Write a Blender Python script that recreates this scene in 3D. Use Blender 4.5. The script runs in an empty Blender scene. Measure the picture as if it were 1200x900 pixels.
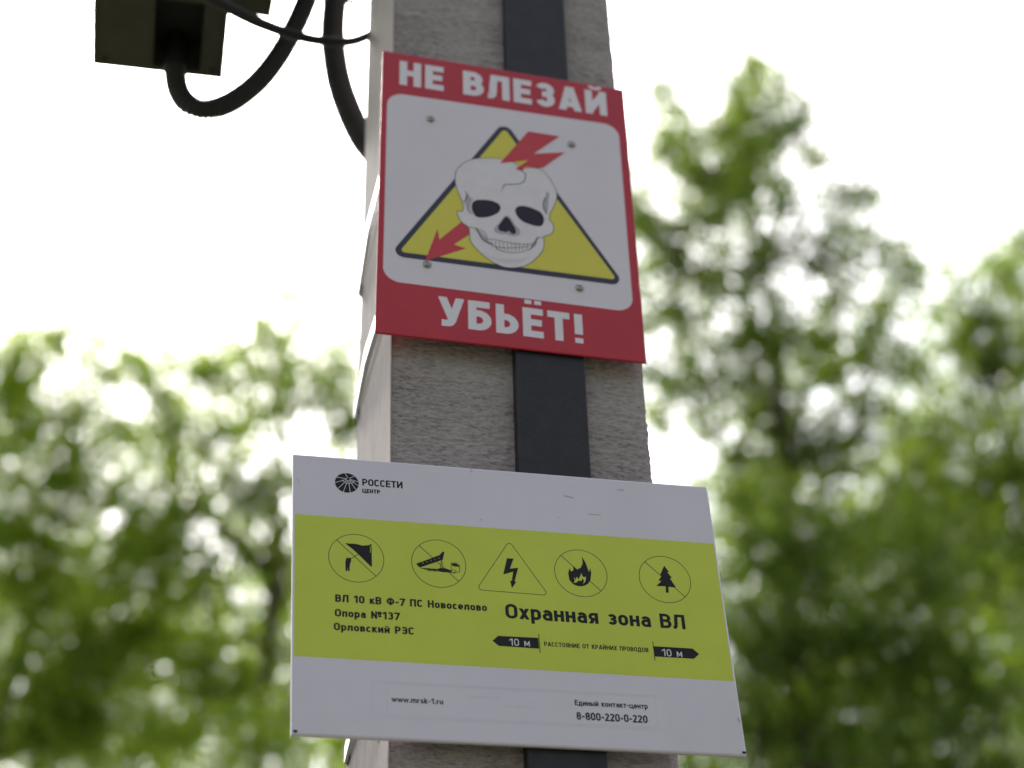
import bpy, bmesh, math, random
import numpy as np
from mathutils import Vector, Matrix, noise
from mathutils.geometry import tessellate_polygon

SC = bpy.context.scene
COL = SC.collection
R = math.radians

# ------------------------------------------------------------ camera, sky, sun
CAM = Vector((-0.404934, -1.517666, 1.6))
CROT = Matrix(((0.9731026702468355, -0.1121281788278327, -0.20124230338383656),
               (-0.2280222590614733, -0.5932493863540902, -0.7720498785460677),
               (-0.032818326145324685, 0.7971715230132402, -0.6028602826242331)))
FPX = 2223.7
cam = bpy.data.objects.new('camera', bpy.data.cameras.new('camera'))
COL.objects.link(cam)
cam.matrix_world = Matrix.Translation(CAM) @ CROT.to_4x4()
cam.data.sensor_width = 36.0
cam.data.lens = FPX * 36.0 / 1200.0
cam.data.clip_start = 0.05
cam.data.clip_end = 2000
cam.data.dof.use_dof = True
cam.data.dof.focus_distance = 1.83
cam.data.dof.aperture_fstop = 3.3
cam.data.dof.aperture_blades = 0
SC.camera = cam
SC.view_settings.view_transform = 'Standard'
SC.view_settings.look = 'None'
SC.view_settings.exposure = EXPO = 1.42
SC.view_settings.gamma = 1.0

SUN_EL, SUN_AZ = R(50), R(-4)          # azimuth from +Y towards +X: ahead and to the left, behind the thin cloud
world = bpy.data.worlds.new('World'); SC.world = world; world.use_nodes = True
wn, wl = world.node_tree.nodes, world.node_tree.links
wn.clear()
sky = wn.new('ShaderNodeTexSky'); sky.sky_type = 'NISHITA'; sky.sun_disc = False
sky.sun_elevation = SUN_EL; sky.sun_rotation = SUN_AZ; sky.altitude = 100
sky.air_density = 1.0; sky.dust_density = 4.0; sky.ozone_density = 1.0
hs = wn.new('ShaderNodeHueSaturation'); hs.inputs['Saturation'].default_value = 0.42
hs.inputs['Value'].default_value = 1.0
# thin overcast: a little uneven
tc = wn.new('ShaderNodeTexCoord'); nz = wn.new('ShaderNodeTexNoise'); nz.inputs['Scale'].default_value = 1.6
nz.inputs['Detail'].default_value = 4
mr = wn.new('ShaderNodeMapRange'); mr.inputs['To Min'].default_value = 0.9; mr.inputs['To Max'].default_value = 1.15
mu = wn.new('ShaderNodeMix'); mu.data_type = 'RGBA'; mu.blend_type = 'MULTIPLY'; mu.inputs[0].default_value = 1
bg = wn.new('ShaderNodeBackground'); bg.inputs['Strength'].default_value = 0.13
wo = wn.new('ShaderNodeOutputWorld')
wl.new(sky.outputs[0], hs.inputs['Color']); wl.new(tc.outputs['Generated'], nz.inputs['Vector'])
wl.new(nz.outputs['Fac'], mr.inputs['Value'])
wl.new(hs.outputs[0], mu.inputs[6]); wl.new(mr.outputs[0], mu.inputs[7])
wl.new(mu.outputs[2], bg.inputs['Color']); wl.new(bg.outputs[0], wo.inputs['Surface'])

sun = bpy.data.objects.new('sun', bpy.data.lights.new('sun', 'SUN')); COL.objects.link(sun)
sun.data.energy = 2.6; sun.data.angle = R(8); sun.data.color = (1.0, 0.95, 0.88)
sd = Vector((math.sin(SUN_AZ) * math.cos(SUN_EL), math.cos(SUN_AZ) * math.cos(SUN_EL), math.sin(SUN_EL)))
sun.rotation_euler = sd.to_track_quat('Z', 'Y').to_euler()
sun.location = (-4, 3, 8)

# ------------------------------------------------------------ materials
def lin(c):
    return tuple((v / 12.92 if v <= 0.04045 else ((v + 0.055) / 1.055) ** 2.4) for v in c)

def mat(name, col, rough=0.6, metal=0.0, spec=0.5, var=0.0, vscale=20, bump=0.0, bscale=200, col2=None, detail=5,
        stretch=None, coat=0.0):
    m = bpy.data.materials.new(name); m.use_nodes = True
    n, l = m.node_tree.nodes, m.node_tree.links
    b = n['Principled BSDF']
    b.inputs['Base Color'].default_value = (*col, 1); b.inputs['Roughness'].default_value = rough
    b.inputs['Metallic'].default_value = metal; b.inputs['Specular IOR Level'].default_value = spec
    b.inputs['Coat Weight'].default_value = coat
    if var or bump:
        t = n.new('ShaderNodeTexCoord'); src = t.outputs['Object']
        if stretch:
            mp = n.new('ShaderNodeMapping'); mp.inputs['Scale'].default_value = stretch
            l.new(src, mp.inputs['Vector']); src = mp.outputs[0]
    if var:
        z = n.new('ShaderNodeTexNoise'); z.inputs['Scale'].default_value = vscale; z.inputs['Detail'].default_value = detail
        z.inputs['Roughness'].default_value = 0.65
        l.new(src, z.inputs['Vector'])
        x = n.new('ShaderNodeMix'); x.data_type = 'RGBA'
        c2 = col2 or tuple(v * (1 - var) for v in col)
        x.inputs[6].default_value = (*col, 1); x.inputs[7].default_value = (*c2, 1)
        r = n.new('ShaderNodeMapRange'); r.inputs['From Min'].default_value = 0.38; r.inputs['From Max'].default_value = 0.68
        l.new(z.outputs['Fac'], r.inputs['Value']); l.new(r.outputs[0], x.inputs[0]); l.new(x.outputs[2], b.inputs['Base Color'])
    if bump:
        z2 = n.new('ShaderNodeTexNoise'); z2.inputs['Scale'].default_value = bscale; z2.inputs['Detail'].default_value = 6
        l.new(src, z2.inputs['Vector'])
        bp = n.new('ShaderNodeBump'); bp.inputs['Strength'].default_value = bump; bp.inputs['Distance'].default_value = 0.002
        l.new(z2.outputs['Fac'], bp.inputs['Height']); l.new(bp.outputs[0], b.inputs['Normal'])
    return m

M = {}
M['red'] = mat('sign_red_print', (0.43, 0.012, 0.028), 0.40, spec=0.4, var=0.10, vscale=9)
M['white1'] = mat('sign_white_print', (0.63, 0.575, 0.65), 0.36, var=0.06, vscale=7)
M['white2'] = mat('plate_white_enamel', (0.62, 0.57, 0.675), 0.36, var=0.07, vscale=6)
M['letter'] = mat('white_letter_print', (0.66, 0.62, 0.69), 0.45)
M['yellow'] = mat('yellow_print', (0.60, 0.53, 0.045), 0.45, var=0.05)
M['lime'] = mat('lime_green_print', (0.51, 0.565, 0.045), 0.42, var=0.08, vscale=8)
M['navy'] = mat('dark_blue_print', (0.035, 0.035, 0.065), 0.55, spec=0.3)
M['black'] = mat('black_print', (0.010, 0.010, 0.013), 0.6, spec=0.25)
M['thin'] = mat('thin_line_print', (0.05, 0.065, 0.02), 0.5)
M['ghost'] = mat('faded_print', (0.55, 0.54, 0.62), 0.5)
M['ghost2'] = mat('scratch_grey', (0.33, 0.32, 0.38), 0.6)
M['bone'] = mat('bone_white_print', (0.66, 0.61, 0.66), 0.45, var=0.08, vscale=60)
M['boneshade'] = mat('bone_grey_print', (0.36, 0.32, 0.38), 0.45)
M['boneline'] = mat('bone_outline_print', (0.022, 0.014, 0.032), 0.6, spec=0.25)
M['arrowred'] = mat('arrow_red_print', (0.48, 0.018, 0.032), 0.45)
M['steel'] = mat('stainless_strap', (0.62, 0.63, 0.65), 0.28, metal=1.0, bump=0.15, bscale=150)
M['screw'] = mat('zinc_screw', (0.30, 0.29, 0.29), 0.25, metal=0.9)
M['strip'] = mat('dark_painted_steel', (0.012, 0.0115, 0.017), 0.55, spec=0.35, var=0.3, vscale=40, bump=0.25, bscale=300, col2=(0.020, 0.019, 0.025))
M['box'] = mat('olive_black_housing', (0.052, 0.053, 0.038), 0.6, var=0.2, spec=0.3)
M['recess'] = mat('black_recess', (0.012, 0.012, 0.012), 0.7)
M['rubber'] = mat('black_conduit', (0.012, 0.012, 0.014), 0.5, spec=0.4)
M['galv'] = mat('galvanised_arm', (0.35, 0.36, 0.36), 0.5, metal=0.7, var=0.2)
M['grass'] = mat('worn_grass_ground', (0.10, 0.10, 0.06), 0.95, var=0.5, vscale=2, bump=0.6, bscale=30)
M['bark'] = mat('grey_bark', (0.085, 0.07, 0.05), 0.9, var=0.5, vscale=9, bump=0.8, bscale=25, stretch=(1, 1, 0.2))

def concrete(name, c1, c2, c3, bs, bump, pits=True, streak=(1, 1, 3.2)):
    """weathered concrete: mottled tone, fine aggregate speckle, small dark pits"""
    m = bpy.data.materials.new(name); m.use_nodes = True
    n, l = m.node_tree.nodes, m.node_tree.links
    b = n['Principled BSDF']; b.inputs['Roughness'].default_value = 0.93; b.inputs['Specular IOR Level'].default_value = 0.2
    t = n.new('ShaderNodeTexCoord')
    mp = n.new('ShaderNodeMapping'); mp.inputs['Scale'].default_value = streak; l.new(t.outputs['Object'], mp.inputs[0])
    a = n.new('ShaderNodeTexNoise'); a.inputs['Scale'].default_value = 7; a.inputs['Detail'].default_value = 8; a.inputs['Roughness'].default_value = 0.7
    l.new(mp.outputs[0], a.inputs[0])
    f = n.new('ShaderNodeTexNoise'); f.inputs['Scale'].default_value = bs; f.inputs['Detail'].default_value = 8; f.inputs['Roughness'].default_value = 0.75
    l.new(mp.outputs[0], f.inputs[0])
    r = n.new('ShaderNodeValToRGB'); e = r.color_ramp.elements
    e[0].position = 0.40; e[0].color = (*c3, 1); e[1].position = 0.61; e[1].color = (*c1, 1)
    k = r.color_ramp.elements.new(0.5); k.color = (*c2, 1)
    mx = n.new('ShaderNodeMix'); mx.data_type = 'FLOAT'; mx.inputs[0].default_value = 0.68
    l.new(a.outputs[0], mx.inputs[2]); l.new(f.outputs[0], mx.inputs[3]); l.new(mx.outputs[0], r.inputs[0])
    out = r.outputs[0]
    if pits:
        v = n.new('ShaderNodeTexVoronoi'); v.inputs['Scale'].default_value = 38; l.new(t.outputs['Object'], v.inputs[0])
        pr = n.new('ShaderNodeMapRange'); pr.inputs['From Min'].default_value = 0.05; pr.inputs['From Max'].default_value = 0.16
        pr.inputs['To Min'].default_value = 0.35
        l.new(v.outputs['Distance'], pr.inputs[0])
        q = n.new('ShaderNodeMix'); q.data_type = 'RGBA'; q.blend_type = 'MULTIPLY'; q.inputs[0].default_value = 1
        l.new(out, q.inputs[6]); l.new(pr.outputs[0], q.inputs[7]); out = q.outputs[2]
    l.new(out, b.inputs['Base Color'])
    bp = n.new('ShaderNodeBump'); bp.inputs['Strength'].default_value = bump; bp.inputs['Distance'].default_value = 0.003
    l.new(f.outputs[0], bp.inputs['Height']); l.new(bp.outputs[0], b.inputs['Normal'])
    return m
M['rough'] = concrete('rough_concrete', (0.50, 0.446, 0.458), (0.40, 0.356, 0.365), (0.20, 0.172, 0.176), 190, 0.9, pits=False, streak=(0.8, 1, 3.0))
M['smooth'] = concrete('cast_concrete', (0.335, 0.302, 0.285), (0.30, 0.27, 0.256), (0.245, 0.218, 0.205), 22, 0.10, pits=False, streak=(1, 1, 0.5))

def leafmat(name, c, c2, trans=0.5):
    m = bpy.data.materials.new(name); m.use_nodes = True
    n, l = m.node_tree.nodes, m.node_tree.links; n.clear()
    o = n.new('ShaderNodeOutputMaterial'); g = n.new('ShaderNodeNewGeometry')
    r = n.new('ShaderNodeMix'); r.data_type = 'RGBA'
    r.inputs[6].default_value = (*c, 1); r.inputs[7].default_value = (*c2, 1)
    l.new(g.outputs['Random Per Island'], r.inputs[0])
    p = n.new('ShaderNodeBsdfPrincipled'); p.inputs['Roughness'].default_value = 0.30
    p.inputs['Specular IOR Level'].default_value = 0.45
    l.new(r.outputs[2], p.inputs['Base Color'])
    t = n.new('ShaderNodeBsdfTranslucent')
    tm = n.new('ShaderNodeMix'); tm.data_type = 'RGBA'; tm.blend_type = 'MULTIPLY'; tm.inputs[0].default_value = 1
    tm.inputs[7].default_value = (1.75, 1.7, 0.65, 1); l.new(r.outputs[2], tm.inputs[6]); l.new(tm.outputs[2], t.inputs[0])
    x = n.new('ShaderNodeMixShader'); x.inputs[0].default_value = trans
    l.new(p.outputs[0], x.inputs[1]); l.new(t.outputs[0], x.inputs[2]); l.new(x.outputs[0], o.inputs[0])
    return m
M['leafA'] = leafmat('light_leaf', (0.13, 0.22, 0.032), (0.28, 0.36, 0.065), 0.6)
M['leafB'] = leafmat('mid_leaf', (0.065, 0.13, 0.018), (0.19, 0.26, 0.038), 0.56)
M['leafC'] = leafmat('dark_leaf', (0.045, 0.098, 0.014), (0.13, 0.19, 0.03), 0.5)

# ------------------------------------------------------------ object helpers
def empty(name, loc, label, cat, group=None):
    o = bpy.data.objects.new(name, None); COL.objects.link(o); o.location = loc
    o.empty_display_size = 0.1
    o['label'] = label; o['category'] = cat
    if group: o['group'] = group
    return o

def mesh(name, verts, faces, m, parent=None, smooth=False, label=None, kind=None):
    """verts are world coordinates; stored relative to the thing's base"""
    root = parent
    while root is not None and root.parent is not None: root = root.parent
    base = Vector(root.location) if root is not None else Vector((0, 0, 0))
    me = bpy.data.meshes.new(name)
    me.from_pydata([tuple(Vector(v) - base) for v in verts], [], faces)
    me.materials.append(m); me.update()
    if smooth: me.shade_smooth()
    o = bpy.data.objects.new(name, me); COL.objects.link(o)
    if parent is not None: o.parent = parent
    if label: o['label'] = label
    if kind: o['kind'] = kind
    return o

class Geo:
    def __init__(s): s.v = []; s.f = []
    def add(s, v, f):
        b = len(s.v); s.v += [tuple(x) for x in v]; s.f += [tuple(i + b for i in q) for q in f]
    def box(s, x0, y0, z0, x1, y1, z1):
        s.add([(x0, y0, z0), (x1, y0, z0), (x1, y1, z0), (x0, y1, z0), (x0, y0, z1), (x1, y0, z1), (x1, y1, z1), (x0, y1, z1)],
              [(0, 3, 2, 1), (4, 5, 6, 7), (0, 1, 5, 4), (1, 2, 6, 5), (2, 3, 7, 6), (3, 0, 4, 7)])
    def tube(s, pts, rad, n=12, cap=True):
        pts = [Vector(p) for p in pts]; rs = rad if hasattr(rad, '__len__') else [rad] * len(pts)
        up = Vector((0.31, 0.2, 0.93)); v = []; f = []
        for i, p in enumerate(pts):
            t = (pts[min(i + 1, len(pts) - 1)] - pts[max(i - 1, 0)]).normalized()
            a = (up - t * up.dot(t)).normalized(); b = t.cross(a); up = a
            for k in range(n):
                q = 2 * math.pi * k / n
                v.append(p + (a * math.cos(q) + b * math.sin(q)) * rs[i])
        for i in range(len(pts) - 1):
            for k in range(n):
                f.append((i * n + k, i * n + (k + 1) % n, (i + 1) * n + (k + 1) % n, (i + 1) * n + k))
        if cap: f.append(tuple(range(n - 1, -1, -1))); f.append(tuple(range((len(pts) - 1) * n, len(pts) * n)))
        s.add(v, f)
    def build(s, name, m, parent=None, **k): return mesh(name, s.v, s.f, m, parent, **k)

def spline(pts, step):
    """Catmull-Rom through pts resampled about every step metres"""
    P = [Vector(p) for p in pts]; P = [2 * P[0] - P[1]] + P + [2 * P[-1] - P[-2]]; out = []
    for i in range(1, len(P) - 2):
        n = max(2, int((P[i + 1] - P[i]).length / step))
        for k in range(n):
            t = k / n
            out.append(0.5 * ((2 * P[i]) + (P[i + 1] - P[i - 1]) * t + (2 * P[i - 1] - 5 * P[i] + 4 * P[i + 1] - P[i + 2]) * t * t
                              + (3 * P[i] - P[i - 1] - 3 * P[i + 1] + P[i + 2]) * t ** 3))
    out.append(P[-2]); return out

# ------------------------------------------------------------ ground
g = Geo(); N = 24; S = 400.0
for j in range(N + 1):
    for i in range(N + 1):
        u, v = (i / N * 2 - 1), (j / N * 2 - 1)
        x, y = S * u * abs(u), S * v * abs(v)
        h = 0.0 if math.hypot(x, y) < 3 else 0.12 * noise.noise(Vector((x * 0.1, y * 0.1, 0))) + (0.0 if math.hypot(x, y) < 40 else 1.5 * noise.noise(Vector((x * .01, y * .01, 3))))
        g.v.append((x, y, h))
for j in range(N):
    for i in range(N):
        a = j * (N + 1) + i; g.f.append((a, a + 1, a + N + 2, a + N + 1))
o = g.build('ground', M['grass'], smooth=True); o['kind'] = 'structure'

# ------------------------------------------------------------ the concrete pole
HW = 0.1368
def depth(z):
    for (z0, d0), (z1, d1) in (((-1, .34), (2.45, .232)), ((2.45, .232), (3.56, .19)), ((3.56, .19), (6.6, .13))):
        if z <= z1: return d0 + (d1 - d0) * (z - z0) / (z1 - z0)
    return .13
pole = empty('concrete_pole', (0, 0.1, 0), 'grey square concrete power pole carrying both signs', 'pole')
# cast sides, back and top (trapezoid section: the trowelled front is a part of its own)
g = Geo(); zs = [-0.5, 0.5, 1.5, 2.2, 2.45, 2.8, 3.2, 3.56, 4.2, 5.2, 6.5]
CH = 0.008
for z in zs:
    d = depth(z); b = HW - 0.006
    g.v += [(-HW + 0.0010, 0.0002, z), (-HW, 0.0012, z), (-HW, d - .003, z), (-HW + .003, d, z), (b - CH, d, z), (b + .001, d - CH, z), (HW - .0045, 0.03, z), (HW - .0048, 0.006, z)]
n = 8
for i in range(len(zs) - 1):
    for k in range(n - 1):
        g.f.append((i * n + k, (i + 1) * n + k, (i + 1) * n + k + 1, i * n + k + 1))
L = (len(zs) - 1) * n; g.f.append(tuple(range(L + n - 1, L - 1, -1)))
g.build('cast_side', M['smooth'], pole)
# rough front face, really displaced where the photograph comes close to it
def rough_patch(z0, z1, dx, dz):
    nx, nzz = max(2, int(2 * HW / dx)), max(2, int((z1 - z0) / dz)); g = Geo()
    for j in range(nzz + 1):
        z = z0 + (z1 - z0) * j / nzz
        for i in range(nx + 1):
            u = i / nx; x = -HW + 0.0008 + (2 * HW - 0.0010) * u
            p = Vector((x * 26, 0, z * 105))
            h = noise.fractal(p, 1.0, 2.1, 3) * 0.5 + noise.noise(Vector((x * 9, 3, z * 22))) * 0.6
            fine = noise.fractal(Vector((x * 85 + 2 * noise.noise(Vector((x * 20, 1, z * 30))), 7, z * 260)), 0.9, 2.0, 2)
            y = 0.0030 - 0.0013 * h - 0.0014 * fine
            e = max(0.0, (u - 0.965) / 0.035)          # ragged right arris
            rag = noise.noise(Vector((1.7, 5, z * 45))) + 0.6 * noise.noise(Vector((4, 2, z * 170)))
            x -= e * (0.0004 + 0.0015 * rag); y += e * 0.0030
            y = max(y, 0.0002)
            if u == 0: y = 0.0008
            g.v.append((x, y, z))
        g.v.append((x - .0004, 0.018, z)); g.v.append((x - .003, 0.03, z))
    w = nx + 3
    for j in range(nzz):
        for i in range(nx + 2):
            a = j * w + i; g.f.append((a, a + 1, a + w + 1, a + w))
    return g
g = rough_patch(2.30, 3.60, 0.0015, 0.0015)
g.build('front_face', M['rough'], pole, smooth=True)
for a, b in ((-0.5, 2.30), (3.60, 6.5)):
    rough_patch(a, b, 0.02, 0.02).build('front_face', M['rough'], pole, smooth=True)
# dark steel strip running up the front, slightly out of plumb, with folded edges
def strip_x(z): return 0.0300 + (z - 2.82) * 0.0105
g = Geo(); zz = [0.05 + i * 0.15 for i in range(42)]
for z in zz:
    c = strip_x(z); w = 0.0373
    g.v += [(c - w, 0.006, z), (c - w, -0.0112, z), (c - w + .0012, -0.0124, z), (c - w + .005, -0.0120, z), (c + w - .005, -0.0120, z), (c + w - .0012, -0.0124, z), (c + w, -0.0112, z), (c + w, 0.006, z)]
for i in range(len(zz) - 1):
    for k in range(7): g.f.append((i * 8 + k, i * 8 + k + 1, (i + 1) * 8 + k + 1, (i + 1) * 8 + k))
g.build('steel_strip', M['strip'], pole)
# rust stains bleeding from a tie wire low on the left edge
rust = mat('rust_stain', (0.23, 0.10, 0.035), 0.9, var=0.6, vscale=150)
def blot(cy, cz, ry, rz, seed, m, name):
    g = Geo(); n = 14; v = []
    for k in range(n):
        a = 2 * math.pi * k / n; q = 1 + 0.45 * noise.noise(Vector((math.cos(a) * 2 + seed, math.sin(a) * 2, seed)))
        v.append((-HW - 0.0006, cy + ry * q * math.cos(a), cz + rz * q * math.sin(a)))
    g.add(v, [tuple(range(n))]); g.build(name, m, pole)
blot(0.052, 2.4175, 0.0035, 0.006, 1, rust, 'rust_stain'); blot(0.046, 2.4120, 0.003, 0.0045, 2, rust, 'rust_stain')
blot(0.047, 2.3965, 0.0035, 0.008, 3, rust, 'rust_stain'); blot(0.105, 2.4500, 0.0028, 0.003, 4, M['recess'], 'pit')
blot(0.02, 3.9, 0.003, 0.003, 5, M['recess'], 'pit')

# ------------------------------------------------------------ steel straps round the pole
def strap(z, label, tilt=0.0, w=0.0098):
    e = empty('steel_strap', (0, 0.1, z), label, 'strap', 'steel straps clamped round the pole')
    d = depth(z) + 0.002; x = HW + 0.0015; g = Geo()
    prof = [(-x - .0006, -0.0012), (-x - .0018, 0.01), (-x - .0028, d * 0.5), (-x - .0008, d - .006), (-x + .004, d + .0015), (0, d + .003), (x - .004, d + .001), (x + .002, d * .5), (x, -0.0012),
            (strip_x(z) + .043, -0.0014), (strip_x(z) + .0375, -0.0128), (strip_x(z) - .0375, -0.0128), (strip_x(z) - .043, -0.0014)]
    n = len(prof); c = Vector((0, d / 2))
    for i_, (px, py) in enumerate(prof):
        th = (0.003, 0.0062, 0.0058, 0.0028)[i_] if i_ < 4 else 0.0012; q = Vector((px, py)); o_ = q + (q - c).normalized() * th
        dz = tilt * py
        for (a, s_) in ((q, -w), (o_, -w + .0004), (o_, w - .0004), (q, w)): g.v.append((a.x, a.y, z + s_ + dz))
    for k in range(n):
        k2 = (k + 1) % n
        for j in range(4): g.f.append((k * 4 + j, k * 4 + (j + 1) % 4, k2 * 4 + (j + 1) % 4, k2 * 4 + j))
    g.build('band', M['steel'], e)
    b = Geo(); b.box(x + .001, 0.06, z - .014, x + .007, 0.095, z + .014); b.box(x + .002, .072, z - .018, x + .010, .083, z + .018)
    b.build('buckle', M['steel'], e)
    return e
strap(3.083, 'upper steel strap on the left side of the pole, behind the red sign', tilt=-0.10)
strap(2.884, 'middle steel strap showing beside the bottom left corner of the red sign', tilt=0.0)
strap(2.465, 'lowest steel strap, showing just under the bottom left part of the white and green plate', tilt=0.0)

# ------------------------------------------------------------ flat print: a drawing board lying on a sign's face
class Board:
    """u to the right, v up, in metres on the sign; layer n lies n * 0.06 mm proud of the face"""
    def __init__(s, origin, roll):
        s.o = Vector(origin); s.e = Vector((math.cos(roll), 0, math.sin(roll))); s.n = Vector((-math.sin(roll), 0, math.cos(roll)))
    def w(s, u, v, layer=0.0): return s.o + s.e * u + s.n * v + Vector((0, -0.00006 * layer, 0))
    def t(s, x, y):
        """traced point of the photograph -> (u, v) on this sign"""
        d = CROT @ Vector(((x - 600) / FPX, (450 - y) / FPX, -1)); k = (s.o.y - CAM.y) / d.y
        q = CAM + d * k - s.o; return (q.dot(s.e), q.dot(s.n))

def fill(bd, name, poly, layer, m, parent, **k):
    """flat outlined shape; poly in (u, v), may be concave"""
    tri = tessellate_polygon([[Vector((u, v, 0)) for u, v in poly]])
    fs = []
    for a, b, c in tri:
        A, B, C_ = poly[a], poly[b], poly[c]
        s_ = (B[0] - A[0]) * (C_[1] - A[1]) - (B[1] - A[1]) * (C_[0] - A[0])
        fs.append((a, b, c) if s_ > 0 else (a, c, b))
    return mesh(name, [bd.w(u, v, layer) for u, v in poly], fs, m, parent, **k)

def ribbon(path, w, closed=False):
    """mitred band of width w along path -> list of quads in (u, v)"""
    P = []
    for p in path:
        if not P or math.hypot(p[0] - P[-1][0], p[1] - P[-1][1]) > 1e-7: P.append(tuple(p))
    if closed and math.hypot(P[0][0] - P[-1][0], P[0][1] - P[-1][1]) < 1e-7: P.pop()
    n = len(P); Ls = []; Rs = []
    ww = w if hasattr(w, '__len__') else [w] * n
    for i in range(n):
        a = P[i - 1] if (i > 0 or closed) else None; c = P[(i + 1) % n] if (i < n - 1 or closed) else None; b = P[i]
        def nrm(p, q):
            dx, dy = q[0] - p[0], q[1] - p[1]; l = math.hypot(dx, dy); return (-dy / l, dx / l)
        if a is None: m_ = nrm(b, c); k = 1
        elif c is None: m_ = nrm(a, b); k = 1
        else:
            n1, n2 = nrm(a, b), nrm(b, c); mx, my = n1[0] + n2[0], n1[1] + n2[1]; l = math.hypot(mx, my)
            if l < 1e-6: m_ = n1; k = 1
            else:
                m_ = (mx / l, my / l); k = min(3.0, 1 / max(.2, m_[0] * n1[0] + m_[1] * n1[1]))
        h = ww[min(i, len(ww) - 1)] / 2 * k
        Ls.append((b[0] + m_[0] * h, b[1] + m_[1] * h)); Rs.append((b[0] - m_[0] * h, b[1] - m_[1] * h))
    return [[Ls[i], Rs[i], Rs[(i + 1) % n], Ls[(i + 1) % n]] for i in range(n if closed else n - 1)]

def line(bd, name, paths, w, layer, m, parent, closed=False, **k):
    g = Geo()
    for j, pth in enumerate(paths):
        for q in ribbon(pth, w, closed): g.add([bd.w(u, v, layer + j * 0.12) for u, v in q], [(0, 1, 2, 3)])
    return g.build(name, m, parent, **k)

def circ(cx, cy, rx, ry=None, a0=0, a1=360, n=40):
    ry = ry or rx
    return [(cx + rx * math.cos(R(a0 + (a1 - a0) * i / n)), cy + ry * math.sin(R(a0 + (a1 - a0) * i / n))) for i in range(n + 1)]

def rrect(pts, r, n=7):
    """rounded corners on a convex polygon"""
    out = []; N_ = len(pts)
    for i in range(N_):
        p, a, b = Vector(pts[i]), Vector(pts[i - 1]), Vector(pts[(i + 1) % N_])
        d1, d2 = (a - p).normalized(), (b - p).normalized(); ang = d1.angle(d2); rr = r[i] if hasattr(r, '__len__') else r
        t = rr / math.tan(ang / 2); c = p + (d1 + d2).normalized() * (rr / math.sin(ang / 2))
        s_, e_ = p + d1 * t - c, p + d2 * t - c
        a0 = math.atan2(s_.y, s_.x); a1 = math.atan2(e_.y, e_.x); da = (a1 - a0 + math.pi) % (2 * math.pi) - math.pi
        out += [(c.x + rr * math.cos(a0 + da * k / n), c.y + rr * math.sin(a0 + da * k / n)) for k in range(n + 1)]
    return out

def smooth_closed(pts, k=4):
    P = [Vector(p) for p in pts]; n = len(P); out = []
    for i in range(n):
        a, b, c, d = P[i - 1], P[i], P[(i + 1) % n], P[(i + 2) % n]
        for j in range(k):
            t = j / k
            q = 0.5 * ((2 * b) + (c - a) * t + (2 * a - 5 * b + 4 * c - d) * t * t + (3 * b - a - 3 * c + d) * t ** 3)
            out.append((q.x, q.y))
    return out
def smooth_open(pts, k=4):
    P = [Vector(p) for p in pts]; P = [2 * P[0] - P[1]] + P + [2 * P[-1] - P[-2]]; out = []
    for i in range(1, len(P) - 2):
        a, b, c, d = P[i - 1:i + 3]
        for j in range(k):
            t = j / k; q = 0.5 * ((2 * b) + (c - a) * t + (2 * a - 5 * b + 4 * c - d) * t * t + (3 * b - a - 3 * c + d) * t ** 3)
            out.append((q.x, q.y))
    out.append(tuple(P[-2])); return out

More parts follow.
